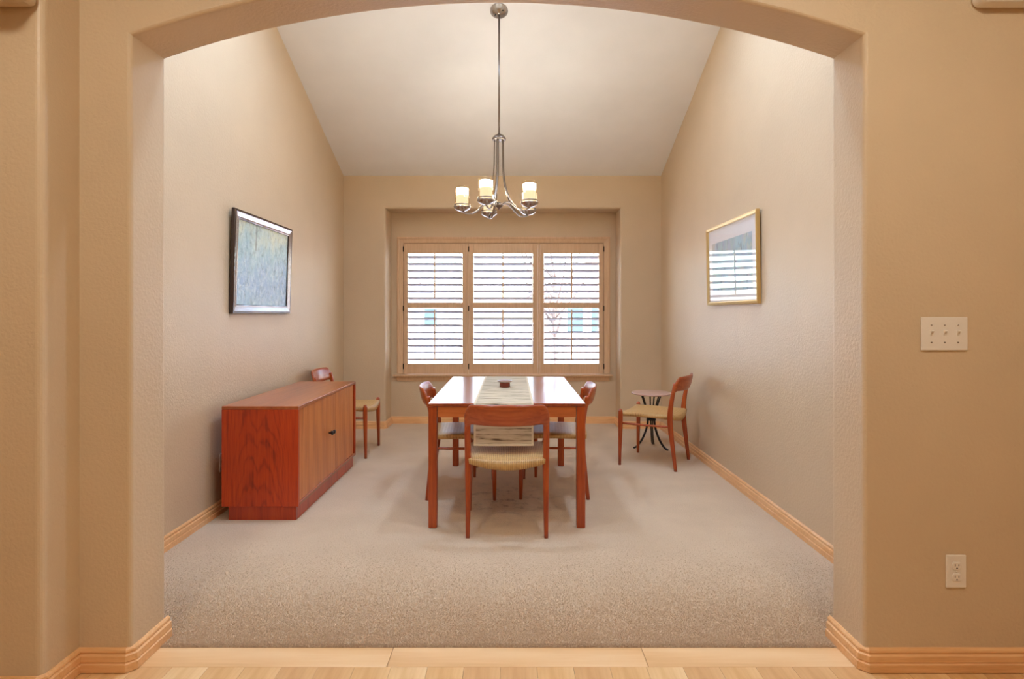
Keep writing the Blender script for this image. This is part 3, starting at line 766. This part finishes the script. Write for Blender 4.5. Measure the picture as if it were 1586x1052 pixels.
for x in (-.046, 0, .046):
    bm = bmesh.new(); prism(bm, [(-.005, -.011), (-.0085, .0), (-.016, .010), (-.013, .013), (-.005, .011)], 0, -.0045, .0045); tg = finish('toggle', bm, 'white_plastic', sw, False, .001, 1); tg.location = (x, 0, 0)
    for z in (-.030, .030):
        bm = bmesh.new(); lathe(bm, [(0, .0015), (.0028, .001), (.003, -.001), (0, -.001)], 10); bmesh.ops.rotate(bm, verts=bm.verts, cent=(0,0,0), matrix=Matrix.Rotation(PI/2, 3, 'X')); s = finish('screw', bm, 'nickel', sw, True); s.location = (x, -.006, z)
dc = thing('door_chime', 'white plastic door chime box mounted high on the tan wall', 'door chime', (1.705, 1.9995, 2.300))
bm = bmesh.new(); pr = []
for (cx_, cz_, a0) in ((.085, .025, -90), (.085, .125, 0), (-.085, .125, 90), (-.085, .025, 180)):
    for k in range(6):
        a = math.radians(a0+18*k); pr.append((cx_+.025*math.cos(a), cz_+.025*math.sin(a)))
prism(bm, pr, 1, -.055, 0); finish('cover', bm, 'white_plastic', dc, False, .010, 3)
for z in (.026, .040, .054): B('vent_slot', (-.062, -.0562, z-.0018), (.09, -.0545, z+.0018), 'slot', dc)

# ------------------------------------------------------------------ fill lights added in the hall, built as flush domes
for x, y, lab in ((-1.15, .55, 'added round flush fill light in the hall towards the projecting wall'), (1.05, .75, 'added round flush fill light in the hall towards the wall with the switch')):
    cl = thing('hall_fill_light', lab, 'ceiling light', (x, y, 2.75), 0, 'added hall fill lights')
    bm = bmesh.new(); lathe(bm, [(0, 0), (.18, 0), (.18, -.025), (.165, -.03), (0, -.03)], 32); finish('base', bm, 'nickel', cl)
    bm = bmesh.new(); lathe(bm, [(.160, -.030), (.155, -.055), (.12, -.085), (.06, -.10), (0, -.104)], 32); finish('dome', bm, 'hall_fill', cl, True)

# unseen fill lights added in the vault to brighten the dining room
for x, y, lab in ((-.95, 2.75, 'added recessed fill light next to the arch on the side of the painting'), (.75, 2.75, 'added recessed fill light next to the arch on the side of the gold framed print'),
                  (-.95, 3.65, 'added recessed fill light above the low cabinet'), (.75, 3.65, 'added recessed fill light between the chandelier and the gold framed print')):
    rl = thing('vault_fill_light', lab, 'ceiling light', (x, y, ceil_z(y)), 0, 'added fill lights in the vault')
    rl.rotation_euler = (-math.atan(.41), 0, 0)
    bm = bmesh.new(); lathe(bm, [(.074, 0), (.095, 0), (.095, -.005), (.078, -.006), (.074, 0)], 32); finish('trim_ring', bm, 'white_vinyl', rl)
    bm = bmesh.new(); lathe(bm, [(0, -.002), (.075, -.002)], 32); finish('lens', bm, 'vault_fill', rl)
# ------------------------------------------------------------------ outdoors
struct(B('ground', (-60, -40, -.75), (60, 120, -.55), 'grass'))
tag(B('street', (-60, 15.0, -.56), (60, 21.0, -.54), 'asphalt'), 'pale grey street crossing outside the window', 'street')
tag(B('sidewalk', (-60, 12.6, -.56), (60, 14.2, -.53), 'concrete'), 'pale concrete sidewalk along the street outside', 'sidewalk')
def house(label, x, y, w, d, hw, hr, mat, wins, shift=0):
    h = thing('house', label, 'house', (x, y, -.55))
    bm = bmesh.new(); prism(bm, [(-w/2, 0), (w/2, 0), (w/2, hw), (0, hr), (-w/2, hw)], 1, 0, d); finish('walls', bm, mat, h)
    for s in (-1, 1):
        bm = bmesh.new(); k = (hr-hw)/(w/2)
        prism(bm, [(0, hr+.02), (s*(w/2+.5), hw-.5*k+.02), (s*(w/2+.5), hw-.5*k+.22), (0, hr+.22)], 1, -.4, d+.4); finish('roof', bm, 'roof', h)
        bm = bmesh.new(); prism(bm, [(0, hr-.10), (s*(w/2+.5), hw-.5*k-.10), (s*(w/2+.5), hw-.5*k+.22), (0, hr+.22)], 1, -.5, -.4); finish('bargeboard', bm, 'trim_white', h)
    for (a, b, c, e) in wins:
        f = B('window', (a-.08, -.06, c-.08), (b+.08, .02, e+.08), 'trim_white', h); B('pane', (a, -.08, c), (b, -.05, e), 'dark_glass', f)
    return h
house('pinkish gabled house across the street, white trim', 5.2, 26, 7.6, 9, 3.0, 5.4, 'siding', [(-2.7, -2.0, .9, 2.3), (-1.6, -.9, .9, 2.3), (-.4, .8, .9, 2.3), (1.4, 2.6, .9, 2.3)])
house('grey gabled house far down across the street', -9.0, 46, 9, 9, 2.8, 4.6, 'siding_grey', [(-3, -2, .9, 2.2), (-.6, .6, .9, 2.2), (2, 3, .9, 2.2)])
tr = thing('bare_tree', 'bare leafless tree by the street outside the window', 'tree', (.9, 12.0, -.55))
bm = bmesh.new(); sweep(bm, smoothpath([(0, 0, 0), (.03, .02, .8), (-.02, 0, 1.7), (.02, 0, 2.6)], 4), [.07-.0038*i for i in range(13)], 8); finish('trunk', bm, 'bark', tr, True)
for k in range(26):
    a = random.random()*2*PI; z = 1.2+1.4*random.random(); L = .5+.9*random.random()
    p0 = Vector((0, 0, z)); p1 = p0+Vector((math.cos(a)*L*.5, math.sin(a)*L*.5, L*.5)); p2 = p0+Vector((math.cos(a)*L*.8, math.sin(a)*L*.8, L*1.2))
    bm = bmesh.new(); sweep(bm, smoothpath([p0, p1, p2], 3), [.022-.0028*i for i in range(7)], 6); finish('branch', bm, 'bark', tr, True)
gc = thing('grass_clump', 'dry arching ornamental grass clump close outside the window', 'grass', (-.35, 8.3, -.55))
bm = bmesh.new()
for k in range(90):
    a = random.random()*2*PI; L = .5+.35*random.random(); r = .15+.45*random.random()
    d = Vector((math.cos(a), math.sin(a), 0)); p = [Vector((0, 0, 0))+d*.05, d*r*.35+Vector((0, 0, L)), d*r*.8+Vector((0, 0, L*1.25)), d*r*1.3+Vector((0, 0, L*1.05))]
    sweep(bm, smoothpath(p, 3), [.006-.0005*i for i in range(10)], 4)
finish('blades', bm, 'dry_grass', gc, True)['kind'] = 'stuff'
